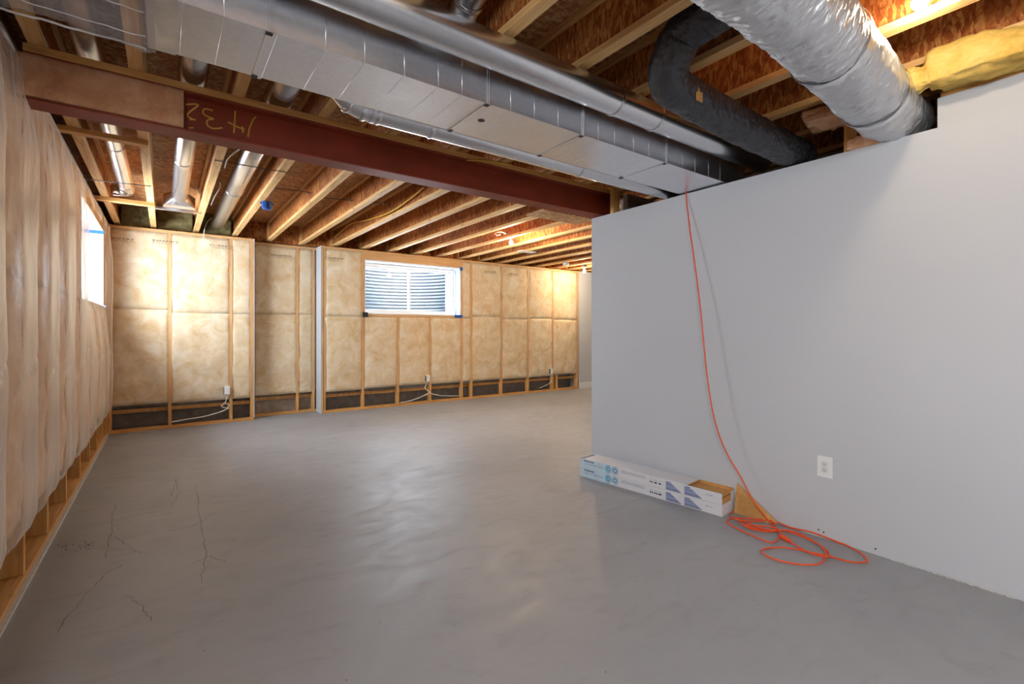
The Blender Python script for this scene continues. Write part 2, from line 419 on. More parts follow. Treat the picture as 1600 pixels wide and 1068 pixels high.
# ---------------------------------------------------------------- foundation and rough shell
def wall_with_hole(name, ax, p0, p1, s0, s1, z0, z1, hole, mat):
    mb = MB()
    def bx(a, b, c, d):
        if b-a < 1e-4 or d-c < 1e-4: return
        if ax == 1: mb.box((a, p0, c), (b, p1, d))
        else: mb.box((p0, a, c), (p1, b, d))
    h = hole
    bx(s0, h[0], z0, z1); bx(h[1], s1, z0, z1); bx(h[0], h[1], z0, h[2]); bx(h[0], h[1], h[3], z1)
    return structure(mb.build(name, mat))
WZ0, WZ1 = 1.615, 2.54
W1 = (2.74, 4.61); W2 = (5.68, 7.55)
wf = wall_with_hole('wall_far', 1, 8.44, 8.66, -1.1, XR+.2, 0, ZT+.02, (W1[0], W1[1], WZ0, WZ1), M['foundation'])
W3 = (-1.94, -.06)  # opening of the added rear window
wl_ = wall_with_hole('wall_left', 0, -1.06, -.84, 1.0, 8.66, 0, ZT+.02, (W2[0], W2[1], WZ0, WZ1), M['foundation'])
structure(wall_with_hole('wall_left_rear', 0, -1.06, -.84, YN-.2, .999, 0, ZT+.02, (W3[0], W3[1], WZ0, WZ1), M['drywall']))
BOX('sill_plate', (-1.1, 8.44, ZT+.02), (XR, 8.66, ZS+.02), M['foundation'], wf)
BOX('sill_plate', (-1.06, YN-.2, ZT+.02), (-.84, 8.66, ZS+.02), M['foundation'], wl_)
structure(BOX('wall_back', (-1.1, YN-.2, 0), (XR+.2, YN, ZS+.02), M['drywall']))
structure(BOX('wall_right', (XR, YN, 0), (XR+.2, 8.66, ZS+.02), M['drywall']))

# ---------------------------------------------------------------- far wall framing
def X_at(px, Y):  # where a pixel column meets a plane of constant Y
    d = ray(px, HOR); return d.x/d.y*Y
def stud_far(x, Y, z0, z1, wd=.038, parent=wf, dp=.089):
    return BOX('stud', (x-wd/2, Y+.002, z0), (x+wd/2, Y+dp, z1), M['stud'], parent, .0015)
sec1 = [XL+.02, X_at(265.5, YB), X_at(361, YB), XF0-.022]
sec2 = [XF0+.03, X_at(465, YR), X_at(490, YR)+.0]
sec3a = [X_at(507, YB), W1[0]-.025]
sec3low = [W1[0]-.025, X_at(622, YB), X_at(672.5, YB), W1[1]+.025]
sec3b = [W1[1]+.025, X_at(737, YB), X_at(784, YB), X_at(825.5, YB), X_at(864, YB), X_at(902, YB)]
XE = X_at(905, YB)
for x in sec1: stud_far(x, YB, .038, ZT-.038)
for x in sec2: stud_far(x, YR, .038, ZT-.038, dp=.11)
for x in sec3a+sec3low[1:3]+sec3b:
    low = x in sec3low[1:3]
    stud_far(x, YB, .038, WZ0-.04 if low else ZT-.038)
# extra studs: corner and doubled ones
stud_far(XF1-.001+.02, YB, .038, ZT-.038); stud_far(X_at(868, YB)+.05, YB, .038, ZT-.038)
BOX('window_sill_plate', (W1[0]-.006, YB+.002, WZ0-.04), (W1[1]+.006, YB+.089, WZ0-.002), M['plate'], wf, .0015)
BOX('window_header', (W1[0]-.006, YB+.002, WZ1+.002), (W1[1]+.006, YB+.089, ZT-.039), M['plate'], wf, .0015)
for a, bq, Y in ((XL, XF0, YB), (XF0+.012, XF1, YR), (XF1, XE, YB)):
    BOX('bottom_plate', (a, Y, 0), (bq, Y+.089, .038), M['plate'], wf, .0015)
    BOX('top_plate', (a, Y, ZT-.038), (bq, Y+.089, ZT), M['plate'], wf, .0015)
BOX('top_plate', (XL, YB+.0895, ZT-.038), (XF0, 8.43, ZT), M['plate'], wf)
BOX('top_plate', (XF1, YB+.0895, ZT-.038), (XE, 8.43, ZT), M['plate'], wf)
for a, bq, Y in ((XL, XF0, YB), (XF0+.012, XF1, YR), (XF1, XE, YB)):
    BOX('ledger_board', (a+.002, Y+.112, .235), (bq-.004, Y+.13, .285), M['stud'], wf)
# return faces of the recess
BOX('recess_return', (XF1-.014, YB+.0, .0), (XF1-.002, YR+.10, ZT), M['drywall'], wf)
BOX('recess_return', (XF0-.001, YB+.0, .04), (XF0+.010, YR+.10, ZT), M['drywall'], wf)

def crease(z, zc, wob): return 1-.75*math.exp(-((z-zc-wob)/.022)**2)
def pillow(t, e=.42): return max(0, 4*t*(1-t))**e
def batt_h(s, z, s0, s1, z0, z1, B, seed):
    t = min(1, max(0, (s-s0)/(s1-s0))); q = min(1, max(0, (z-z0)/(z1-z0)))
    e = min(1, (z-z0)/.07, (z1-z)/.04); e = math.sqrt(max(0, e))
    return B*pillow(t)*(.6+.4*e) + .016*mn.noise(Vector((s*5+seed, z*5, seed))) + .006*mn.noise(Vector((s*17, z*17, seed)))
def batt(frame, s0, s1, z0, z1, B, parent, mat, seed, depth=.085):
    ns = max(6, int((s1-s0)/.03)); nz = max(8, int((z1-z0)/.05))
    fr0 = frame
    def frame(s, z, h):
        t = (s-s0)/(s1-s0)
        k = (2*t-1); sidev = 1 if t > .5 else -1
        return fr0(s+k*abs(k)**3*(.010+.016*mn.noise(Vector((seed+sidev, z*7, 2)))), z, h)
    return field('insulation_batt', frame, s0, s1, z0, z1, ns, nz, lambda s, z: batt_h(s, z, s0, s1, z0, z1, B, seed)-.012, mat, parent, skirt=depth)
fB = lambda s, z, h: (s, YB+.004-h, z)
fR = lambda s, z, h: (s, YR+.004-h, z)
ZC = 1.60
def bays_of(st): return [(st[i]+.021, st[i+1]-.021) for i in range(len(st)-1) if st[i+1]-st[i] > .09]
far_bays = []
for st, fr in ((sec1, fB), (sec2, fR), (sec3a[:1]+[W1[0]-.025], fB), (sec3b, fB)):
    for a, bq in bays_of(st):
        far_bays.append((a, bq, fr, .34, ZT-.04))
for a, bq in bays_of(sec3low): far_bays.append((a, bq, fB, .34, WZ0-.045))
sd = 0
for a, bq, fr, z0, z1 in far_bays:
    sd += 1; zz = z0+random.uniform(-.02, .02); B = .03 if bq-a > .3 else .012
    if z1 > 2:
        zj = ZC+random.uniform(-.03, .03)
        batt(fr, a, bq, zz, zj, B, wf, M['batt'], sd*3.1)
        batt(fr, a, bq, zj+.003, z1, B, wf, M['batt'], sd*3.1+1.5)
    else: batt(fr, a, bq, zz, z1, B, wf, M['batt'], sd*3.1)

def film_far(nm, st, frame, s0, s1, z0, z1, hole=None, B=.035, seed=0):
    bs = [x for x in sorted(st)]
    def h(s, z):
        v = .009
        for i in range(len(bs)-1):
            if bs[i] < s < bs[i+1]:
                w_ = bs[i+1]-bs[i]
                t = (s-bs[i]-.004)/(w_-.008)
                if 0 < t < 1:
                    bb = B if w_ > .3 else B*.35
                    e = math.sqrt(max(0, min(1, (z-z0+.01)/.08, (z1-z)/.10)))
                    v += bb*pillow(t, .38)*crease(z, ZC, .06*mn.noise(Vector((s*2.2, seed, 4))))*e
                break
        # staple wrinkles and diagonal drag lines
        r = mn.noise(Vector((s*7+z*5, z*1.5-s*2, seed)))
        v += .009*(1-abs(r)*2.2)
        v += .005*mn.noise(Vector((s*22+z*4, z*6, seed+3)))
        if z > z1-.35: v += .008*(1-abs(mn.noise(Vector((s*9-z*9, z*3+s*3, seed+9))))*3)*(z-z1+.35)/.35
        if z1-z < .05: v = min(v, .012)
        return max(.004, v)
    ns = int((s1-s0)/.018); nz = int((z1-z0)/.024)
    return field(nm, frame, s0, s1, z0, z1, ns, nz, h, M['film'], wf, hole=hole, zlow=lambda s: .035*mn.noise(Vector((s*1.8, seed, 7)))-.01)
film_far('vapour_film', sec1, fB, XL+.0, XF0, .335, ZT-.006, seed=1)
film_far('vapour_film', sec2, fR, XF0+.012, XF1-.016, .335, ZT-.006, seed=5)
film_far('vapour_film', sec3a+[W1[0]-.025], fB, XF1+.002, W1[0]-.004, .335, ZT-.006, seed=8)
film_far('vapour_film', sec3low, fB, W1[0]-.003, W1[1]+.003, .335, WZ0-.012, seed=11)
film_far('vapour_film', [W1[0], W1[1]], fB, W1[0]-.003, W1[1]+.003, WZ1+.008, ZT-.006, B=.0, seed=14)
film_far('vapour_film', sec3b, fB, W1[1]+.004, XE-.004, .335, ZT-.006, seed=17)
# printed marks on the film (illegible stamps)
def stamp(frame, s, z, wd):
    mb = MB(); rnd = random.Random(int(s*100))
    for r in range(3):
        x = s-wd/2
        while x < s+wd/2:
            l_ = rnd.uniform(.008, .035); hh = .010 if r == 0 else .004
            zz = z-r*.018
            mb.quad(frame(x, zz, .056), frame(x+l_, zz, .056), frame(x+l_, zz+hh, .056), frame(x, zz+hh, .056)); x += l_+rnd.uniform(.006, .02)
    mb.build('printed_stamp', M['poly_ink'], wf)
for px, py, Y, fr in ((188, 374, YB, fB), (258, 378, YB, fB), (345, 385, YB, fB), (438, 400, YR, fR), (520, 404, YB, fB), (764, 425, YB, fB), (800, 428, YB, fB)):
    p = on(px, py, 1, Y); stamp(fr, p.x, p.z, .28)

# foundation waterproofing clutter seen below the batts: pale pipe ends
# white drywalled end of the far wall
we = structure(BOX('wall_far_end', (XE, YB-.012, 0), (XR, YB+.3, ZT), M['drywall']))
structure(BOX('baseboard_far', (XE+.01, YB-.026, 0), (XR, YB-.0125, .13), M['door_white']))

# ---------------------------------------------------------------- left wall framing
XLs = XL-.005
ysm = [3.59, 4.22, 4.93, 5.66, 6.32, 6.93, 7.56]
ylow = [3.59-.61*k for k in range(1, 5)][::-1]
LST = ylow+ysm+[7.93]
for yv in LST:
    inwin = W2[0]+.03 < yv < W2[1]-.03
    BOX('stud', (XLs-.14, yv-.019, .038), (XLs-.002, yv+.019, WZ0-.04 if inwin else ZT-.038), M['stud'], wl_, .0015)
BOX('bottom_plate', (XLs-.14, 1.0, 0), (XL+.0, 8.02, .038), M['sill'], wl_, .0015)
BOX('top_plate', (XLs-.14, 1.0, ZT-.038), (XLs, 8.02, ZT), M['sill'], wl_, .0015)
BOX('window_sill_plate', (XLs-.14, W2[0]-.02, WZ0-.04), (XLs, W2[1]+.02, WZ0-.002), M['sill'], wl_)
BOX('window_header', (XLs-.14, W2[0]-.02, WZ1+.002), (XLs, W2[1]+.02, ZT-.039), M['sill'], wl_)
BOX('concrete_curb', (XL+.001, 1.0, 0), (XL+.022, 7.9, .016), M['gypsum'], wl_)
fL = lambda s, z, h: (XLs+h, s, z)
for i in range(len(LST)-1):
    a, bq = LST[i]+.021, LST[i+1]-.021
    if bq < 1.5: continue
    if a > W2[0]-.06 and bq < W2[1]+.06:
        batt(fL, a, bq, .34, WZ0-.05, .02, wl_, M['batt_left'], i*2.7, .13)
    else:
        batt(fL, a, bq, .34, ZC, .02, wl_, M['batt_left'], i*2.7, .13); batt(fL, a, bq, ZC+.01, ZT-.04, .02, wl_, M['batt_left'], i*2.7+1.2, .13)
def film_left(s0, s1, z0, z1, hole=None, step=.016):
    def h(s, z):
        v = .008; hi = 1
        for i in range(len(LST)-1):
            if LST[i] <= s < LST[i+1]:
                t = (s-LST[i])/(LST[i+1]-LST[i])
                lo = min(1, max(0, (z-.30)/.10)); hi = min(1, max(0, (z1-z)/.5))
                # film sags most just past each stud: asymmetric billow with a sharp fold at the stud
                bil = pillow(t, .5)
                cr = 1-.16*math.exp(-((z-1.12-.25*(t-.5)-.1*mn.noise(Vector((i*3., 0, 0))))/.02)**2)
                v += .070*bil*cr*(.45+.55*lo)*(.35+.65*hi)
                v += .006*math.sin(t*6.283*1.5+2.3*mn.noise(Vector((i*5., z*.9, 0))))*bil
                break
        r = mn.noise(Vector((s*3.0+z*1.0, z*1.4, 2)))
        v += .012*r*hi
        r2 = mn.noise(Vector((s*10-z*5, z*4+s*2, 12)))
        v += .003*(1-abs(r2)*2.6)*(abs(mn.noise(Vector((s*1.3, z*1.3, 31))))*2)
        top = max(0, (z-1.9)/.8)
        v += top*.008*(1-abs(mn.noise(Vector((s*13, z*3.0, 21))))*3)
        if z1-z < .05: v = min(v, .02)
        return max(.003, v)
    return field('vapour_film', fL, s0, s1, z0, z1, int((s1-s0)/step), int((z1-z0)/.022), h, M['film_left'], wl_, hole=hole,
                 zlow=lambda s: .05*mn.noise(Vector((s*1.6, 4, 7)))-.0)
film_left(1.4, W2[0]-.004, .34, ZT-.005)
film_left(W2[0]-.003, W2[1]+.003, .34, WZ0-.008, step=.022)
film_left(W2[0]-.003, W2[1]+.003, WZ1+.006, ZT-.005, step=.022)
film_left(W2[1]+.004, 8.0, .34, ZT-.005, step=.022)
# near end stud and corner posts in the far left corner
BOX('stud', (XL-.012, YB-.06, .038), (XL+.026, YB-.002, ZT-.0), M['stud'], wl_, .0015)

# ---------------------------------------------------------------- windows with their wells
def window(idx, ax, p_room, p_frame, s0, s1, into):
    """ax: axis normal to the wall, into: direction sign from room to outside."""
    root = structure(empty('window_%d' % idx))
    def bx(nm, a0, a1, c0, c1, z0, z1, mat, parent=root, bev=.002):
        lo, hi = min(a0, a1), max(a0, a1)
        if ax == 1: return BOX(nm, (c0, lo, z0), (c1, hi, z1), mat, parent, bev)
        return BOX(nm, (lo, c0, z0), (hi, c1, z1), mat, parent, bev)
    e = .012; pf = p_frame
    for (a, b_, z0, z1) in ((s0, s0+e, WZ0, WZ1), (s1-e, s1, WZ0, WZ1), (s0+e, s1-e, WZ0, WZ0+e), (s0+e, s1-e, WZ1-e, WZ1)):
        bx('jamb_liner', p_room-.004*into, pf+.10*into, a, b_, z0, z1, M['door_white'] if idx != 2 else M['jamb_film'], bev=0)
    f = .045
    a0, a1, b0, b1 = s0+e+.004, s1-e-.004, WZ0+e+.004, WZ1-e-.004
    for (a, b_, z0, z1) in ((a0, a0+f, b0, b1), (a1-f, a1, b0, b1), (a0+f, a1-f, b0, b0+f), (a0+f, a1-f, b1-f, b1)):
        bx('frame', pf, pf+.07*into, a, b_, z0, z1, M['vinyl'])
    mid = (a0+a1)/2
    for k, (u0, u1, d) in enumerate(((a0+f+.001, mid+.02, .012), (mid-.02, a1-f-.001, .038))):
        q = .03; z0, z1 = b0+f+.001, b1-f-.001
        sash = empty('sash'); sash.parent = root
        for (a, b_, c, dd) in ((u0, u0+q, z0, z1), (u1-q, u1, z0, z1), (u0+q, u1-q, z0, z0+q), (u0+q, u1-q, z1-q, z1)):
            bx('sash_rail', pf+d*into, pf+(d+.024)*into, a, b_, c, dd, M['vinyl'], sash)
        bx('pane', pf+(d+.010)*into, pf+(d+.013)*into, u0+q, u1-q, z0+q, z1-q, M['glass'], sash, 0)
    # corner tapes
    # well: corrugated steel half ring open to the sky
    c = (s0+s1)/2; R_ = (s1-s0)/2+.09; p0 = (8.665 if ax == 1 else -1.065)
    V = []; Fc = []; NA = 40; zz0, zz1 = 1.15, 2.98; NZ = 150
    for j in range(NZ+1):
        z = zz0+(zz1-zz0)*j/NZ; rr = R_+.012*math.sin(z/.068*6.283)
        for i in range(NA+1):
            th = math.pi*i/NA; ss = c+math.cos(th)*rr; dd = p0+into*math.sin(th)*rr*.95
            V.append((ss, dd, z) if ax == 1 else (dd, ss, z))
    for j in range(NZ):
        for i in range(NA):
            q = j*(NA+1)+i; Fc.append((q, q+1, q+NA+2, q+NA+1))
    me = bpy.data.meshes.new('window_well'); me.from_pydata(V, [], Fc)
    o = link('window_well', me, M['well'], None, True)
    sm = o.modifiers.new('thick', 'SOLIDIFY'); sm.thickness = .003
    thing(o, 'corrugated grey steel window well outside the %s window' % (('far wall' if ax == 1 else 'left wall') if idx < 3 else 'added unseen rear left'), 'window well')
    g = MB()
    if ax == 1: g.box((c-R_, p0, zz0-.1), (c+R_, p0+R_, zz0-.002))
    else: g.box((p0-R_, c-R_, zz0-.1), (p0, c+R_, zz0-.002))
    gr = structure(g.build('gravel_bed', M['gypsum']))
    return root, bx
w1, bx1 = window(1, 1, YB, 8.30, W1[0], W1[1], 1)
w2, bx2 = window(2, 0, XLs, -.90, W2[0], W2[1], -1)
w3, bx3 = window(3, 0, -.84, -.90, W3[0], W3[1], -1)  # unseen window and well, added to go with the rear fill light
# blue sheathing tape bits in the window corners
def tape_bit(nm, pts, mat, parent):
    mb = MB(); mb.hexa(pts); return mb.build(nm, mat, parent)
def tb(a, b): return BOX('corner_tape', a, b, M['blue_tape'], w1)
tb((W1[1]-.03, YB-.016, WZ1-.05), (W1[1]+.03, YB-.006, WZ1+.012)); tb((W1[1]-.012-.004, YB-.0, WZ0+.02), (W1[1]-.0125, YB+.03, WZ1-.03))
tb((W1[1]-.14, YB-.016, WZ0-.03), (W1[1]+.03, YB-.006, WZ0+.018)); tb((W1[0]+.0, YB+.0, WZ1-.018), (W1[1]-.02, YB+.02, WZ1-.0125))
tb((W1[1]-.016, YB+.16, WZ0+.02), (W1[1]-.0125, YB+.20, WZ1-.03))
BOX('corner_tape', (W1[0]-.05, YB-.03, WZ0-.05), (W1[0]+.05, YB-.012, WZ0+.03), M['black'], w1, .004)
BOX('corner_tape', (XLs-.17, W2[1]-.018, WZ1-.05), (XLs+.01, W2[1]-.0125, WZ1-.012), M['blue_tape'], w2)
BOX('corner_tape', (XLs-.0, W2[1]-.05, WZ0-.03), (XLs+.03, W2[1]-.0, WZ0+.02), M['socket'], w2)

# ---------------------------------------------------------------- white partition
ZP = 2.44
mb = MB()
mb.box((XW, .75, 0), (XW+.115, YC, ZP)); mb.box((XW, YN, 0), (XW+.115, .75, 2.60)); mb.box((XW+.1151, YC-.115, 0), (XR, YC, ZP))
wp = structure(mb.build('wall_partition', M['drywall']))
# studs standing above the drywall
for yv in (2.98, 1.33, 1.27):
    pass
BOX('stud', (XW+.014, 3.10, ZP), (XW+.10, 3.14, 2.69), M['stud'], wp)
BOX('stud', (XW+.014, 1.13, ZP), (XW+.10, 1.20, 2.729), M['stud'], wp)
BOX('top_plate', (XW+.014, -1, 2.60), (XW+.10, .74, 2.635), M['sill'], wp)
# back side lining that keeps the hidden room behind the partition dark
structure(BOX('wall_hidden', (4.6, YN, 0), (4.7, YC-.116, ZS), M['foundation']))
# filler above the cross wall
structure(BOX('wall_upper', (XW+.4, YC-.115, ZP+.001), (XR, YC-.02, ZJ-.002), M['foundation']))
# plaster crumbs at the foot of the wall
mb = MB(); rnd = random.Random(3)
for k in range(60):
    yv = rnd.uniform(.25, .95); s = rnd.uniform(.002, .007)
    mb.box((XW-s*1.5, yv, 0), (XW-.0005, yv+s*2.5, s*1.1))
o = mb.build('plaster_crumbs', M['gypsum'], wp); o['kind'] = 'stuff'
mb = MB()
for (px, py) in ((1279, 827), (1287, 831), (1368, 857)):
    p = on(px, py, 0, XW); mb.lathe([(0, -.0015), (.005, -.0015), (.005, 0)], (XW, p.y, p.z), 8, 0)
mb.build('nail_holes', M['black'], wp)

# ---------------------------------------------------------------- steel beam
B0, B1 = 3.27, 3.42
bm_ = empty('steel_beam', (1.4, 3.345, 2.46))
def bb(nm, a, b_, mat, bev=.002):
    o = BOX(nm, a, b_, mat, None, bev); o.parent = bm_; o.matrix_parent_inverse = Matrix.Translation(-Vector(bm_.location)); return o
XB1 = XW+.35
bb('flange', (-.56, B0, 2.46), (XB1, B1, 2.472), M['beam']); bb('flange', (-.56, B0, 2.678), (XB1, B1, 2.69), M['beam'])
bb('web', (-.56, 3.34, 2.472), (XB1, 3.350, 2.678), M['beam'], 0)
thing(bm_, 'long rust-red steel I-beam under the joists with yellow crayon figures', 'beam')
# crayon figures on the web, written mirrored as in the photograph
strokes = [[(1160, 652), (1238, 655), (1170, 715), (1215, 750)], [(1185, 745), (1222, 748)], [(1180, 800), (1210, 798)],
           [(1330, 690), (1280, 680), (1268, 705), (1300, 730), (1335, 742), (1298, 750), (1296, 780), (1330, 802), (1390, 798)],
           [(1425, 762), (1480, 790), (1530, 810)], [(1470, 692), (1466, 770), (1462, 830)], [(1515, 790), (1518, 830)],
           [(1585, 740), (1560, 800), (1550, 855)]]
strokes.append([(1600, 730), (1585, 745), (1560, 800)])
mb = MB()
for st in strokes:
    P = [on(x/4, y/4, 1, 3.338) for x, y in st]
    mb.tube(smoothpts(P, 5), .0048, 6)
o = mb.build('crayon_figures', M['chalk'], bm_); o.matrix_parent_inverse = Matrix.Translation(-Vector(bm_.location)); o['label'] = 'yellow crayon figures 1432 written mirrored'
pl = BOX('beam_plate', (-.56, B0-.006, 2.691), (XB1, B1+.006, 2.7295), M['plate'], None, .003)
thing(pl, 'wooden nailing plate lying along the top of the red steel beam', 'plank')
o = field('beam_insulation', lambda s, z, h: (s, 3.325-h, z), -.585, .085, 2.477, 2.682, 46, 16,
      lambda s, z: .045+.035*pillow(min(1, max(0, (z-2.470)/.22)), .5)+.010*mn.noise(Vector((s*8, z*8, 1)))+.006*mn.noise(Vector((s*20, z*20, 1))), M['batt_pink'], skirt=-.005)
thing(o, 'tan insulation batt stuffed against the left end of the red beam', 'insulation')

# ---------------------------------------------------------------- main rectangular duct
D0, D1, DZ0, DZ1 = 1.98, 2.37, 2.45, 2.655
XD0, XD1 = -.05, XW+.30
du = empty('rectangular_duct', (0, 0, 0))
seams = [XD0]
def nx(px, py): d = ray(px, py); return d.x*(D0/d.y)
wide = [nx(425, 50), nx(764, 160), nx(911, 210)]
thin = [nx(p, 0) for p in (285, 350, 509, 570, 632, 685, 722, 798, 835, 872, 935, 960, 990, 1014, 1041, 1066, 1086, 1107, 1125)]
cuts = sorted([XD0, .55]+wide+[XD1])
sec = [XD0, wide[0], wide[1], wide[2], nx(1041, 0), XD1]
for i in range(len(sec)-1):
    a, b_ = sec[i]+.001, sec[i+1]-.001
    BOX('duct_section', (a, D0, DZ0), (b_, D1, DZ1), M['galv'], du, .0015)
for x in thin:
    mb = MB(); mb.tube([(x, D0+.001, DZ0-.0005), (x, D0+.0012, DZ1)], .0022, 6); mb.tube([(x, D0, DZ0+.0006), (x, D1, DZ0+.0006)], .0012, 6); mb.build('stiffening_bead', M['galv'], du, True)
for k, x in enumerate(wide+[nx(1041, 0)]):
    mb = MB(); e = .012 if k < 3 else .006
    mb.box((x-e, D0-.004, DZ0-.004), (x+e, D0-.0002, DZ1+.01)); mb.box((x-e*1.6, D0-.004, DZ0-.0045), (x+e*1.6, D1+.004, DZ0-.0003))
    mb.box((x-.003, D0-.009, DZ0-.006), (x+.003, D0-.004, DZ1+.01)); mb.build('drive_cleat', M['tape'] if k in (1, 2) else M['galv'], du, False, .0008)
    BOX('hanger_tab', (x-.02, D0-.003, DZ0-.007), (x+.004, D0+.02, DZ0-.0046), M['screw'], du); BOX('hanger_tab', (x-.02, D1-.02, DZ0-.007), (x+.004, D1+.006, DZ0-.0046), M['screw'], du)
p = on(752, 188, 2, DZ0)
mb = MB(); mb.lathe([(0, -.0012), (.019, -.0012), (.019, .001)], (p.x, p.y, DZ0), 20, 2); mb.build('test_hole', M['black'], du)
thing(du, 'long rectangular galvanised duct with ribbed seams running above the white wall', 'duct')
# tape round the open left end
mb = MB()
for (x0, x1) in ((-.055, .035),):
    mb.box((x0, D0-.003, DZ0-.003), (x1, D1+.003, DZ0-.0006)); mb.box((x0, D0-.004, DZ0-.003), (x1, D0-.0006, DZ1))
mb.build('end_tape', M['tape'], du)
# dust film sleeve closing the left end of the duct
def sleeve():
    V = []; Fc = []; NX = 90; NP = 64
    for i in range(NX+1):
        x = XD0+.02-(.53)*i/NX; f = i/NX
        for k in range(NP):
            u = k/NP*4; sd_ = int(u); t = u-sd_
            cy, cz, hy, hz = (D0+D1)/2, (DZ0+DZ1)/2, (D1-D0)/2, (DZ1-DZ0)/2
            c4 = [(-1, -1), (1, -1), (1, 1), (-1, 1), (-1, -1)]
            q = Vector((c4[sd_][0]*(1-t)+c4[sd_+1][0]*t, c4[sd_][1]*(1-t)+c4[sd_+1][1]*t))
            bul = 1.02+.10*math.exp(-((f-.06)/.07)**2)+.03*math.sin(t*math.pi)-.02*f
            nn = .018*mn.noise(Vector((x*6, q.x*2.5, q.y*2.5)))+.006*mn.noise(Vector((x*26, q.x*8, q.y*8)))
            V.append((x, cy+q.x*(hy*bul+nn), cz+q.y*(hz*bul+nn)))
    for i in range(NX):
        for k in range(NP):
            k2 = (k+1) % NP; Fc.append((i*NP+k, i*NP+k2, (i+1)*NP+k2, (i+1)*NP+k))
    Fc.append(tuple(NX*NP+k for k in range(NP)))
    me = bpy.data.meshes.new('dust_film'); me.from_pydata(V, [], Fc); return link('dust_film', me, M['film_duct'], None, True)
slv = sleeve(); M['film_fold'] = film('bunched_film', .55, (236, 238, 244), .6, (6, 6, 6), .2)
for yy, zz in ((D0-.006, DZ0-.006), (D1+.006, DZ0-.006), (D0+.12, DZ0-.012), (D1-.1, DZ0-.012)):
    MB().tube([(XD0-.01-.02*k, yy+.006*mn.noise(Vector((k*.7, yy*9, 0))), zz+.005*mn.noise(Vector((k*.5, yy*9, 4)))) for k in range(25)], .0045 if zz > DZ0-.008 else .002, 6).build('film_fold', M['film_fold'], slv, True)
thing(slv, 'clear crinkled plastic film wrapping the open left end of the duct', 'plastic film')

# ---------------------------------------------------------------- round pipes
def pipe(name, pts, r, mat, label, cat, joints=(), straight=True, group=None):
    root = empty(name, pts[0])
    inv = Matrix.Translation(-Vector(pts[0]))
    o = MB().tube(pts, r, 40).build('pipe_run', mat, root, True); o.matrix_parent_inverse = inv
    for q, d in joints:
        q = Vector(q); d = Vector(d).normalized()
        o = MB().tube([q-d*.012, q-d*.004, q+d*.004, q+d*.012], [r+.0015, r+.005, r+.005, r+.0015], 40, cap=False).build('pipe_joint', mat, root, True); o.matrix_parent_inverse = inv
    thing(root, label, cat, group); return root, inv
PY, PZ, PR = 1.845, 2.628, .078
pr, inv = pipe('round_duct', [(-1.0+XD0+.4, PY, PZ), (0, PY, PZ), (1, PY, PZ), (2, PY, PZ), (3, PY, PZ), (XW+.30, PY, PZ)], PR, M['galv_pipe'],
     'long shiny round duct along the near side of the rectangular duct', 'duct', [((on(960, 155, 1, PY).x, PY, PZ), (1, 0, 0)), ((on(1022, 180, 1, PY).x, PY, PZ), (1, 0, 0))])
o = MB().box((on(1022, 180, 1, PY).x-.02, PY-.02, PZ+PR*.96), (on(1022, 180, 1, PY).x+.0, PY+.02, ZJ+.03)).build('hanger_strap', M['galv'], pr); o.matrix_parent_inverse = inv
QY, QZ, QR = 2.50, 2.503, .0625
x0 = on(560, 172, 1, QY).x
P = [Vector((x0-.20, QY-.11, 2.60)), Vector((x0-.13, QY-.06, 2.56)), Vector((x0-.05, QY-.01, 2.515)), Vector((x0+.02, QY, QZ)), Vector((x0+.5, QY, QZ)), Vector((2, QY, QZ)), Vector((3, QY, QZ)), Vector((XW+.3, QY, QZ))]
pr2, inv = pipe('round_duct', P, QR, M['galv_pipe'], 'slim round duct with a gored elbow along the beam side of the rectangular duct', 'duct',
     [(P[1], P[1]-P[0]), (P[2], P[3]-P[1]), (P[3], (1, 0, 0)), ((x0+.10, QY, QZ), (1, 0, 0)), ((on(672, 205, 1, QY).x, QY, QZ), (1, 0, 0)), ((on(905, 268, 1, QY).x, QY, QZ), (1, 0, 0))])
o = MB().lathe([(0, -.002), (.014, -.002), (.014, .002)], (x0-.075, QY-.02, 2.470), 12, 2).build('screw_hole', M['black'], pr2); o.matrix_parent_inverse = inv
o = MB().tube([(x0+.06, QY, QZ), (x0+.085, QY, QZ)], QR+.003, 32, cap=False).build('foil_tape', M['tape'], pr2, True); o.matrix_parent_inverse = inv
G = 'round branch ducts in the joist bays'
pipe('branch_duct', [(-.675, 2.2, 2.84), (-.675, 4, 2.84), (-.675, 6.3, 2.84)], .058, M['galv_pipe'], 'leftmost round branch duct, tight along the top of the left wall', 'duct', [((-.675, 4.2, 2.84), (0, 1, 0)), ((-.675, 6.28, 2.84), (0, 1, 0))], group=G)
pb, inv = pipe('branch_duct', smoothpts([(-.33, 2.2, 2.84), (-.33, 4, 2.84), (-.33, 6.35, 2.84), (-.335, 6.48, 2.835), (-.36, 6.56, 2.83), (-.44, 6.60, 2.83)], 5), .067, M['galv_pipe'], 'round branch duct ending in an elbow, second from the left wall', 'duct',
     [((-.33, 5.0, 2.84), (0, 1, 0)), ((-.33, 6.30, 2.84), (0, 1, 0)), ((-.34, 6.5, 2.833), (-.1, 1, 0))], group=G)
pc, inv = pipe('branch_duct', [(.135, 2.2, 2.86), (.135, 5, 2.86), (.135, 6.62, 2.86)], .075, M['galv_pipe'], 'round branch duct ending in a flared register boot on a hanger bar', 'duct', [((.135, 5.15, 2.86), (0, 1, 0)), ((.135, 2.75, 2.86), (0, 1, 0))], group=G)
mb = MB(); NB = 24; V0 = []; V1 = []
mb2 = []
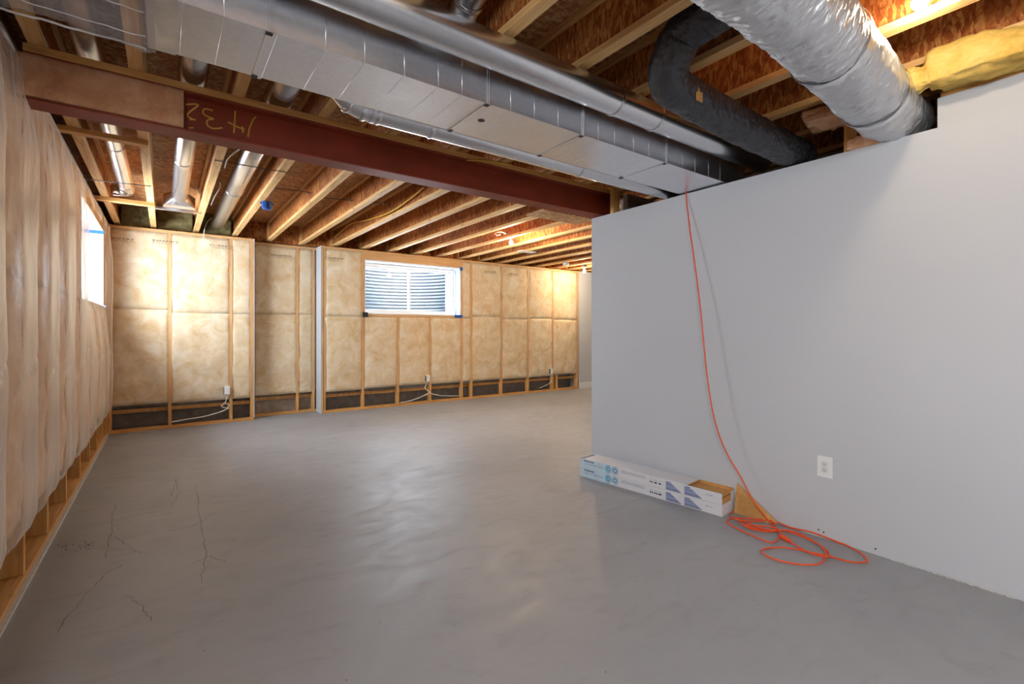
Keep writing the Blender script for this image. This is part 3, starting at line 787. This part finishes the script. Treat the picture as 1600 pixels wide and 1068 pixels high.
for k in range(NB):
    th = 2*math.pi*k/NB; cx, cz = math.cos(th), math.sin(th)
    V0.append((.135+.075*cx, 6.60, 2.86+.075*cz))
    q = max(abs(cx), abs(cz)); V1.append((.135+.155*cx/q, 6.80, 2.835+.062*cz/q))
V2 = [(x, 6.88, z) for x, y, z in V1]
for A_, B_ in ((V0, V1), (V1, V2)):
    n0 = len(mb.v); mb.v += A_+B_
    for k in range(NB):
        k2 = (k+1) % NB; mb.f.append((n0+k, n0+k2, n0+NB+k2, n0+NB+k)); mb.m.append(0)
o = mb.build('register_boot', M['galv'], pc); o.matrix_parent_inverse = inv
mb = MB(); mb.box((-.16, 6.80, 2.722), (.345, 6.804, 2.752)); mb.box((-.16, 6.76, 2.718), (.345, 6.804, 2.722))
o = mb.build('hanger_bar', M['galv'], pc); o.matrix_parent_inverse = inv
mb = MB()
for k in range(18): mb.box((.0+k*.0155, 6.775, 2.7165), (.008+k*.0155, 6.79, 2.7178))
o = mb.build('bar_slots', M['black'], pc); o['kind'] = 'stuff'; o.matrix_parent_inverse = inv
pd, inv = pipe('branch_duct', [(.60, 2.2, 2.85), (.60, 5, 2.85), (.60, 7.95, 2.85)], .085, M['galv_pipe'], 'widest branch duct running to the far wall beside white cable loops', 'duct', [((.60, 5.9, 2.85), (0, 1, 0)), ((.60, 3.55, 2.85), (0, 1, 0))], group=G)
pe, inv = pipe('branch_duct', smoothpts([(1.13, 2.1, 2.70), (1.12, 1.98, 2.80), (1.10, 1.80, 2.86), (1.08, 1.5, 2.87), (1.08, 0, 2.87), (1.08, -1.5, 2.87)], 5), .078, M['galv_pipe'], 'round branch duct rising from the big duct between the near joists', 'duct', [((1.11, 1.88, 2.84), (-.1, -1, .3))], group=G)
# cross-bay strap wires
for k, (a, b_, z) in enumerate((((137, 280), (236, 291), ZJ-.006), ((335, 250), (447, 269), ZJ-.006))):
    P = [on(*a, 2, z), on(*b_, 2, z)]
    o = MB().tube(P, .004, 6).build('strap_wire', M['wire'])
    thing(o, ('thin strap wire across the joists under the second branch duct', 'thin strap wire across the joists under the widest branch duct')[k], 'wire')

# ---------------------------------------------------------------- flexible ducts
def flex(name, P, r, mat, seed, ridge, wr, sub=14, seg=72):
    pts = smoothpts(P, sub); dn = []
    tot = 0
    # resample evenly
    L = [0]
    for i in range(1, len(pts)): L.append(L[-1]+(pts[i]-pts[i-1]).length)
    N = int(L[-1]/.008); out = []; j = 0
    for k in range(N+1):
        t = L[-1]*k/N
        while j < len(L)-2 and L[j+1] < t: j += 1
        f = (t-L[j])/max(1e-6, L[j+1]-L[j]); out.append(pts[j].lerp(pts[j+1], f))
    def rad(l_, th, i):
        a = 1+ridge*math.sin(l_/.036*6.283+.6*mn.noise(Vector((l_*6, math.cos(th), math.sin(th)+seed))))
        a += wr*mn.noise(Vector((l_*9, math.cos(th)*1.6, math.sin(th)*1.6+seed)))
        a += wr*.6*(1-abs(mn.noise(Vector((l_*26, math.cos(th)*3.2, math.sin(th)*3.2+seed))))*3)
        return a
    return MB().tube(out, r, seg, rad=rad).build(name, mat, None, True)
FZ = 2.565
def fd_flex(*a): return flex(*a)
fd = fd_flex('flexible_duct', [(.9, .86, FZ+.0), (1.5, .85, FZ), (1.95, .85, FZ), (2.4, .87, FZ-.01), (2.9, .91, FZ-.005), (3.2, .94, FZ+.008), (3.40, .955, FZ+.018), (XW+.20, .96, FZ+.02)], .150, M['foil'], 1, .010, .06)
thing(fd, 'fat silver foil flexible duct entering the notch in the white wall', 'duct')
for xx, wd in ((2.30, .05), (2.98, .05)):
    P = [(xx, .868 if xx < 2.6 else .918, FZ-.008), (xx+wd, .870 if xx < 2.6 else .92, FZ-.004)]
    P = [Vector(P[0]).lerp(Vector(P[1]), t/6) for t in range(7)]
    MB().tube(P, .161, 48, cap=False, rad=lambda l_, th, i: 1+.03*mn.noise(Vector((l_*40, math.cos(th)*5, math.sin(th)*5)))).build('foil_tape_band', M['tape'], fd, True)
bk = flex('flexible_duct', [(2.04, .3, 2.84), (2.04, .8, 2.82), (2.03, 1.15, 2.79), (2.02, 1.36, 2.765), (2.025, 1.44, 2.69), (2.07, 1.50, 2.61), (2.24, 1.52, 2.585), (2.6, 1.53, 2.575), (3.0, 1.53, 2.562), (3.4, 1.52, 2.55), (XW+.2, 1.52, 2.55)], .096, M['black_flex'], 5, .014, .085)
thing(bk, 'black plastic flexible duct bending out of a joist bay beside the silver duct', 'duct')
p = on(1091, 147, 1, 1.425)
o = BOX('paper_tag', (p.x-.02, p.y-.002, p.z-.035), (p.x+.035, p.y, p.z+.035), M['kraft'], bk)

# ---------------------------------------------------------------- insulation by the white wall
def clump(name, c, sx, sy, sz, mat, label, seed, rot=0):
    bm = bmesh.new(); bmesh.ops.create_cube(bm, size=1)
    bmesh.ops.subdivide_edges(bm, edges=bm.edges[:], cuts=22, use_grid_fill=True)
    cr, sr = math.cos(rot), math.sin(rot)
    for v in bm.verts:
        q = v.co.copy(); k = Vector((q.x*sx, q.y*sy, q.z*sz))
        nrm = q.normalized()*.35
        d = .062*mn.noise(k*6+Vector((seed, 0, 0)))+.022*mn.noise(k*20+Vector((seed, 3, 0)))+.008*mn.noise(k*60)
        rr = 1-.42*(q.length-.5)
        k = k*rr+nrm*d*2
        v.co = Vector((k.x*cr-k.y*sr, k.x*sr+k.y*cr, k.z))+Vector(c)
    me = bpy.data.meshes.new(name); bm.to_mesh(me); bm.free()
    return thing(link(name, me, mat, None, True), label, 'insulation')
clump('insulation_clump', (3.33, .53, 2.69), .34, .44, .17, M['batt_yellow'], 'yellow insulation batt on top of the white wall right of the foil duct', 1)
clump('insulation_clump', (3.36, .18, 2.70), .16, .28, .06, M['batt_yellow'], 'thin yellow insulation piece tucked under the joists at the far right', 4)
clump('insulation_clump', (3.20, .775, 2.66), .10, .10, .12, M['batt_yellow'], 'small folded yellow insulation flap against the foil duct', 7)
clump('insulation_clump', (3.36, 1.24, 2.67), .26, .30, .10, M['batt_pink'], 'tan insulation piece on the wall top between the two flexible ducts', 2)
clump('insulation_clump', (3.44, 1.10, 2.475), .10, .16, .07, M['batt_pink'], 'small tan insulation scrap on the wall edge under the foil duct', 3)

# ---------------------------------------------------------------- light bulbs
def lamp(x, y, z, power, label, col=(1, .80, .54)):
    r = empty('light_bulb_fixture', (x, y, z))
    def add(mb, nm, mat, sm=True):
        return mb.build(nm, mat, r, sm)
    mb = MB(); mb.lathe([(0, .14), (.052, .14), (.052, .085), (0, .085)], (0, 0, 0), 8); add(mb, 'ceiling_box', M['socket'], False)
    mb = MB(); mb.lathe([(0, .086), (.055, .084), (.056, .074), (.028, .068), (.024, .040), (0, .040)], (0, 0, 0), 24); add(mb, 'lamp_holder', M['white_plastic'])
    mb = MB(); mb.lathe([(0, -.034), (.012, -.032), (.024, -.024), (.031, -.010), (.032, .004), (.027, .018), (.018, .030), (.013, .041), (0, .041)], (0, 0, 0), 24)
    add(mb, 'bulb', M['bulb'])
    l_ = bpy.data.lights.new('bulb_light', 'POINT'); l_.energy = power; l_.shadow_soft_size = .035; l_.color = col
    o = bpy.data.objects.new('bulb_light', l_); COL.objects.link(o); o.parent = r; o.location = (0, 0, -.045)
    thing(r, label, 'light bulb'); return r
lamp(4.25, 5.88, 2.665, 100, 'bare lit bulb in a grey box under the joists right of the far window')
lamp(7.22, 7.33, 2.60, 70, 'bare lit bulb by the far corner at the edge of the white wall')
lamp(2.655, .64, 2.76, 12, 'bare lit bulb between the near joists above the silver duct')
lamp(1.1, -1.3, 2.62, 30, 'added unseen fill bulb between the joists at the rear end of the room')  # bulb added out of view to brighten the room from behind
# small ceiling items in the far room
p = on(823, 395, 2, 2.70)
o = BOX('ceiling_cover_plate', (p.x-.16, p.y-.07, 2.712), (p.x+.16, p.y+.07, 2.728), M['vinyl'], None, .003); thing(o, 'flat pale cover plate screwed under the far joists beyond the bulb', 'cover plate')
p = on(898, 414, 2, 2.69)
o = MB().lathe([(0, -.03), (.05, -.03), (.065, -.01), (.065, .035), (0, .039)], (JX[15], p.y, 2.691), 24).build('smoke_alarm', M['white_plastic'], None, True); thing(o, 'round white smoke alarm under the joists next to the farthest bulb', 'smoke alarm')
a = on(845, 334, 2, 2.722); b_ = on(908, 343, 2, 2.722); c_ = on(868, 349, 2, 2.722); d_ = on(858, 331, 2, 2.722)
cx, cy = (a.x+b_.x)/2, (a.y+b_.y)/2
o = BOX('osb_offcut', (cx-.42, cy-.17, 2.712), (cx+.42, cy+.17, 2.7285), M['osb'], None, .002); thing(o, 'square offcut of strand board fixed under joists near the white wall', 'board')

# ---------------------------------------------------------------- cables
def cable(name, pix, mat, label, plane, r=.004, cat='cable'):
    P = [on(x, y, plane[0], plane[1]) for x, y in pix]
    if plane == (0, .320): P[0].x = .348
    o = MB().tube(smoothpts(P, 6), r, 7).build(name, mat, None, True); thing(o, label, cat); return o
cable('cable', [(662, 292), (645, 307), (612, 330), (580, 342), (550, 349), (535, 360), (522, 371)], M['yellow_cable'], 'yellow electrical cable looping between joists above the far window', (0, 2.235), .008)
cable('cable', [(800, 258), (765, 252), (730, 250)], M['yellow_cable'], 'short yellow cable on the plate above the red beam', (1, 3.26), .006)
cable('cable', [(365, 232), (362, 242), (354, 251), (351, 262)], M['white_cable'], 'short white cable curl hanging near the beam above the joist', (0, .320))
cable('cable', [(337, 284), (343, 294), (335, 308), (330, 320)], M['white_cable'], 'white cable curl hanging midway along the joist bay', (0, .320))
cable('cable', [(342, 335), (326, 344), (320, 356), (318, 372)], M['white_cable'], 'white cable tail dropping left of the widest branch duct', (1, 7.98), .005)
cable('cable', [(372, 340), (374, 350), (368, 358), (376, 346), (366, 338), (374, 338), (380, 352)], M['white_cable'], 'white cable loop right of the end of the widest branch duct', (1, 8.1), .005)
cable('cable', [(424, 311), (427, 295), (440, 295), (470, 298), (486, 302)], M['dark_cable'], 'thin dark cable running to the blue junction box', (2, ZJ+.02))
cable('cable', [(507, 309), (530, 311), (553, 313)], M['dark_cable'], 'short dark cable piece between joists right of the blue box', (2, ZJ+.02))
cable('cable', [(583, 316), (605, 318)], M['dark_cable'], 'tiny dark cable end farthest from the blue box', (2, ZJ+.02))
cable('cable', [(782, 366), (776, 367), (774, 364), (783, 362), (790, 365)], M['white_cable'], 'short white cable curl beside the bulb box right of the far window', (1, 5.88), .007)
cable('cable', [(812, 355), (805, 349), (795, 352)], M['white_cable'], 'white cable tail above the bulb box right of the far window', (1, 5.88), .006)
p = on(417, 318, 2, ZJ-.02)
jb = empty('junction_box', (p.x, p.y, ZJ-.04))
MB().lathe([(0, -.045), (.035, -.045), (.052, -.03), (.055, .02), (.055, .037), (0, .037)], (0, 0, 0), 10).build('box_body', M['blue_box'], jb)
MB().tube([(-.065, 0, .02), (.065, 0, .02)], .010, 8).build('box_ear', M['blue_box'], jb)
thing(jb, 'blue plastic electrical box hanging under the joists', 'junction box')
# receptacle boxes on the far wall, with their cables
for (px, py, Y, lab) in ((355, 610, YB, 'white electrical box low on the far wall beside the leftmost bays'), (669, 591, YB, 'white electrical box below the far window'), (862, 580, YB, 'white electrical box low on the far wall nearest the corner')):
    p = on(px, py, 1, Y-.05)
    e = empty('outlet_box', (p.x, Y-.045, p.z-.055))
    BOX('box_body', (-.035, -.012, 0), (.035, .06, .115), M['white_plastic'], e, .003)
    BOX('box_side', (-.040, -.006, .005), (-.0355, .06, .11), M['black'], e)
    thing(e, lab, 'electrical box')
cable('cable', [(355, 618), (352, 628), (346, 634), (354, 637), (358, 632), (350, 629)], M['white_cable'], 'white cable bunched under the leftmost electrical box', (1, YB-.03), .006)
cable('cable', [(358, 637), (345, 643), (320, 650), (290, 655), (268, 659)], M['white_cable'], 'white cable sagging left along the bottom plate from the leftmost box', (1, YB-.008), .007)
cable('cable', [(668, 598), (664, 606), (672, 612), (668, 615), (655, 621), (640, 626), (625, 629)], M['white_cable'], 'white cable sagging left from the box below the window', (1, YB-.008), .007)
cable('cable', [(672, 614), (690, 618), (717, 618)], M['white_cable'], 'white cable running right from the box below the window', (1, YB-.008), .006)
cable('cable', [(862, 585), (861, 596), (856, 600), (843, 606)], M['white_cable'], 'white cable under the electrical box nearest the corner', (1, YB-.008), .006)

# ---------------------------------------------------------------- wall outlet on the partition
p = on(1289, 729, 0, XW)
ou = empty('wall_outlet', (XW, p.y, p.z))
BOX('cover_plate', (-.007, -.045, -.068), (0, .045, .068), M['white_plastic'], ou, .003)
BOX('receptacle', (-.010, -.018, -.036), (-.0071, .018, .036), M['vinyl'], ou, .001)
for dz in (-.019, .019):
    mb = MB(); mb.box((-.0108, -.0085, dz-.002), (-.0101, -.0062, dz+.008)); mb.box((-.0108, .0055, dz-.002), (-.0101, .0078, dz+.007)); mb.box((-.0108, -.003, dz-.010), (-.0101, .003, dz-.006)); mb.build('socket_slots', M['black'], ou)
thing(ou, 'white double wall outlet low on the white wall', 'outlet')

# ---------------------------------------------------------------- flooring cartons
bA = Vector((3.222, 1.884, 0)); bB = Vector((3.085, 3.185, 0))    # front bottom edge: right end, left end
du_ = (bB-bA); BL = du_.length; ux = du_.normalized(); uy = Vector((ux.y, -ux.x, 0)); 
if uy.x < 0: uy = -uy
BW, BH = .205, .083
def bp(s, d, z): return bA + ux*s + uy*d + Vector((0, 0, z))
def bbox(mb, s0, s1, d0, d1, z0, z1, mi=0):
    P = [bp(s0, d0, z0), bp(s1, d0, z0), bp(s1, d1, z0), bp(s0, d1, z0), bp(s0, d0, z1), bp(s1, d0, z1), bp(s1, d1, z1), bp(s0, d1, z1)]
    mb.hexa(P, mi); return mb
def onbox(px, py):   # pixel on the front face plane -> (s, z)
    d = ray(px, py); nrm = uy; t = (bA-CAM).dot(nrm)/d.dot(nrm); q = CAM+d*t
    return (q-bA).dot(ux), q.z
def decal(pix, mat, nm, parent, off=-.0012):
    mb = MB(); sz = [onbox(*q) for q in pix]
    n0 = len(mb.v); mb.v += [tuple(bp(s, off, z)) for s, z in sz]; mb.f.append(tuple(range(len(sz)))); mb.m.append(0)
    return mb.build(nm, mat, parent)
cart = []
for lvl in (0, 1):
    r = empty('flooring_carton', tuple(bp(0, 0, lvl*BH)))
    r.location = (0, 0, 0)
    z0, z1 = lvl*BH+.0008, (lvl+1)*BH-.0008
    th = .003; cut = 0 if lvl == 0 else .27
    mb = MB(); bbox(mb, 0 if not lvl else .004, BL, 0, BW, z0, z0+th); bbox(mb, 0, BL, 0, th, z0+th, z1); bbox(mb, 0, BL, BW-th, BW, z0+th, z1); bbox(mb, BL-th, BL, th, BW-th, z0+th, z1)
    mb.build('carton_walls', M['carton'], r)
    mb = MB(); bbox(mb, cut, BL-.04 if lvl else BL, th, BW-th, z1-th, z1)
    mb.build('lid', M['carton'], r)
    mb = MB()
    if lvl == 0: bbox(mb, -.0012, 0, 0, BW, z0, z1); mb.build('end_flap', M['carton'], r)
    else:
        bbox(mb, .001, .004, th, BW-th, z0+th, z1-.004); bbox(mb, .004, cut+.03, th, BW-th, z1-.030, z1-.026); mb.build('open_end', M['kraft'], r)
        mb = MB(); bbox(mb, -.003, .0, BW-.06, BW-.01, z0, z1-.012); mb.build('torn_flap', M['carton'], r)
        mb = MB(); bbox(mb, .0, cut+.0, th, th+.0015, z1-.026, z1-.0005); bbox(mb, .0, cut, BW-th-.002, BW-th, z1-.026, z1-.0005); bbox(mb, cut-.002, cut, th, BW-th, z1-.026, z1-.0035); mb.build('cut_edge', M['kraft'], r)
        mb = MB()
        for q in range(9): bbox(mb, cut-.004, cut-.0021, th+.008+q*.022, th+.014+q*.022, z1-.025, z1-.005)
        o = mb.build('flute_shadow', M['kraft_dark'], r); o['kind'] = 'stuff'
        mb = MB(); bbox(mb, 0, cut, -.0005, th, z1-.0005, z1+.0006); bbox(mb, -.0008, .004, 0, BW, z1-.034, z1-.028); mb.build('edge_crease', M['kraft_dark'], r)
    cart.append(r)
    # printing on the long front
    zl, zh = z0+.001, z1-.001
    s_b = onbox(953, 728)[0]
    mb = MB(); q = [(s_b, zl), (BL-.002, zl), (BL-.002, zh), (s_b, zh)]
    mb.v = [tuple(bp(s, -.0006, z)) for s, z in q]; mb.f = [(0, 1, 2, 3)]; mb.m = [0]; mb.build('pale_blue_band', M['carton_blue'], r)
    zc = (z0+z1)/2
    def ringd(s, z, ro, ri, mat, nm):
        mb = MB(); N = 24
        for k in range(N):
            a0_, a1_ = 6.283*k/N, 6.283*(k+1)/N
            P = [bp(s+math.cos(a0_)*ri, -.0014, z+math.sin(a0_)*ri), bp(s+math.cos(a0_)*ro, -.0014, z+math.sin(a0_)*ro), bp(s+math.cos(a1_)*ro, -.0014, z+math.sin(a1_)*ro), bp(s+math.cos(a1_)*ri, -.0014, z+math.sin(a1_)*ri)]
            mb.quad(*P)
        return mb.build(nm, mat, r)
    for px in (950.5, 961):
        s = onbox(px, 727)[0]
        ringd(s, zc+.004, .034, .029, M['print_teal'], 'ring_emblem'); ringd(s, zc+.004, .022, .010, M['print_teal'], 'ring_emblem')
    def bars(s0, s1, zz0, zz1, mat, nm, off=-.0015):
        mb = MB(); mb.quad(bp(s0, off, zz0), bp(s1, off, zz0), bp(s1, off, zz1), bp(s0, off, zz1)); return mb.build(nm, mat, r)
    def dashes(pxa, pxb, rows, hgt, mat, nm, ztop):
        sa, sb = onbox(pxa, 760)[0], onbox(pxb, 760)[0]
        mb = MB(); rn = random.Random(lvl*7+int(pxa))
        for k in range(rows):
            s = sa; zz = ztop-k*hgt*2.1
            while s > sb+.01:
                wdt = rn.uniform(.010, .032); e = max(sb, s-wdt)
                mb.quad(bp(s, -.0015, zz), bp(e, -.0015, zz), bp(e, -.0015, zz+hgt), bp(s, -.0015, zz+hgt)); s -= wdt+.006
            
        return mb.build(nm, mat, r)
    dashes(913, 928, 1, .010, M['print_black'], 'carton_lettering', zh-.020)
    dashes(914, 944, 3, .003, M['print_grey'], 'fine_print', zh-.034)
    dashes(971, 1008, 4, .0032, M['print_grey'], 'fine_print', zh-.018)
    for pa, pb in ((1015.5, 1020.5), (1022.5, 1028), (1029.5, 1034.8)):
        dashes(pa, pb, 1, .012, M['print_black'], 'carton_lettering', zc-.012)
        dashes(pa, pb, 2, .002, M['print_grey'], 'fine_print', zc+.014)
    for pa, pb in ((1040.5, 1064), (1069.5, 1096)):
        sa, sb = onbox(pa, 770)[0], onbox(pb, 780)[0]
        for k in range(7):
            zz = zh-.012-k*.0092; ln = .34+.66*k/6
            bars(sa, sa+(sb-sa)*ln, zz-.0062, zz, (M['print_navy'], M['print_mid'])[k % 2 if k < 4 else 1 if k == 4 else 0], 'chart_bar')
    dashes(1102, 1114, 2, .003, M['print_grey'], 'fine_print', zc+.01)
thing(cart[0], 'long flat white flooring carton with blue print, lower of the two on the floor', 'box', 'flooring cartons by the wall')
thing(cart[1], 'long white flooring carton with cut open end, upper of the two', 'box', 'flooring cartons by the wall')
# brown card sheet leaning on the wall behind the carton end
mb = MB(); y0 = on(1157, 758, 0, XW).y
top = on(1151, 754, 0, XW-.012); toe = on(1216, 809, 0, XW-.012)
P = [Vector((XW-.05, top.y, .001)), Vector((XW-.05, toe.y+.05, .001)), Vector((XW-.012, toe.y, .012)), Vector((XW-.006, top.y, top.z))]
Q = [q+Vector((.003, 0, .0)) for q in P]
n0 = 0; mb.v = [tuple(q) for q in P+Q]; mb.f = [(0, 1, 2, 3), (7, 6, 5, 4), (0, 4, 5, 1), (1, 5, 6, 2), (2, 6, 7, 3), (3, 7, 4, 0)]; mb.m = [0]*6
o = mb.build('cardboard_flap', M['kraft']); thing(o, 'brown cardboard flap leaning on the white wall behind the orange cord', 'cardboard')

# ---------------------------------------------------------------- orange extension cord
def cf(cx, cy, z=.0055): return on(1100+cx/5.3333, 740+cy/5.3333, 2, z)
hang = [(1072, 303, 3.400), (1077, 350, 3.385), (1084, 400, 3.365), (1093, 470, 3.34), (1099, 530, 3.325), (1104, 580, 3.315), (1113, 640, 3.31), (1124, 680, 3.315), (1138, 712, 3.325), (1156, 742, 3.335), (1170, 769, 3.34), (1184, 792, 3.335)]
P = [Vector((XW+.05, on(1072, 303, 0, XW).y+.01, ZP+.0046)), Vector((XW+.0, on(1072, 303, 0, XW).y, ZP+.0046))]+[on(x, y, 0, X) for x, y, X in hang[1:]]
loop = [(560, 415), (620, 470), (628, 520), (600, 560), (540, 568), (400, 512), (220, 425), (192, 395), (240, 368), (380, 372), (540, 385), (590, 420), (560, 400), (430, 318), (320, 297), (235, 318), (232, 355), (300, 385), (420, 395), (560, 385),
        (640, 410), (760, 432), (900, 480), (1060, 530), (1180, 580), (1290, 650), (1358, 708), (1335, 735), (1210, 730), (1060, 690), (900, 655), (760, 625), (620, 612), (500, 625), (485, 655), (560, 700), (720, 742), (900, 757), (985, 735), (1015, 680), (1000, 630), (930, 570), (800, 500), (700, 470),
        (600, 465), (480, 462), (380, 440), (300, 408), (320, 392), (440, 440), (560, 470), (640, 480), (560, 440), (430, 430), (330, 425), (400, 460), (540, 480), (660, 470), (800, 515), (960, 590), (1040, 660), (1020, 690), (900, 665), (800, 615), (725, 570)]
P += [cf(x, y, .0055+.006*((k*5) % 3)) for k, (x, y) in enumerate(loop)]
for q in P:
    if q.z < .3 and q.x > XW-.008: q.x = XW-.008
pts = smoothpts(P, 7)
for q in pts:
    if q.z < 2.3 and q.x > XW-.008: q.x = XW-.008
    if q.z < .0055: q.z = .0055
ec = empty('extension_cord', (3.2, 1.5, 0)); inv = Matrix.Translation((-3.2, -1.5, 0))
o = MB().tube(pts, .0050, 8).build('cable', M['cord'], ec, True); o.matrix_parent_inverse = inv
pa, pb_ = cf(735, 572, .012), cf(640, 515, .014)
d = (pb_-pa)
o = MB().tube([pa, pa+d*.15, pa+d*.35, pa+d*.4, pa+d*.9, pa+d*1.0], [.006, .010, .013, .015, .0155, .013], 12).build('socket_end', M['cord'], ec, True); o.matrix_parent_inverse = inv
thing(ec, 'orange extension cord hanging down the white wall and coiled on the floor', 'extension cord')
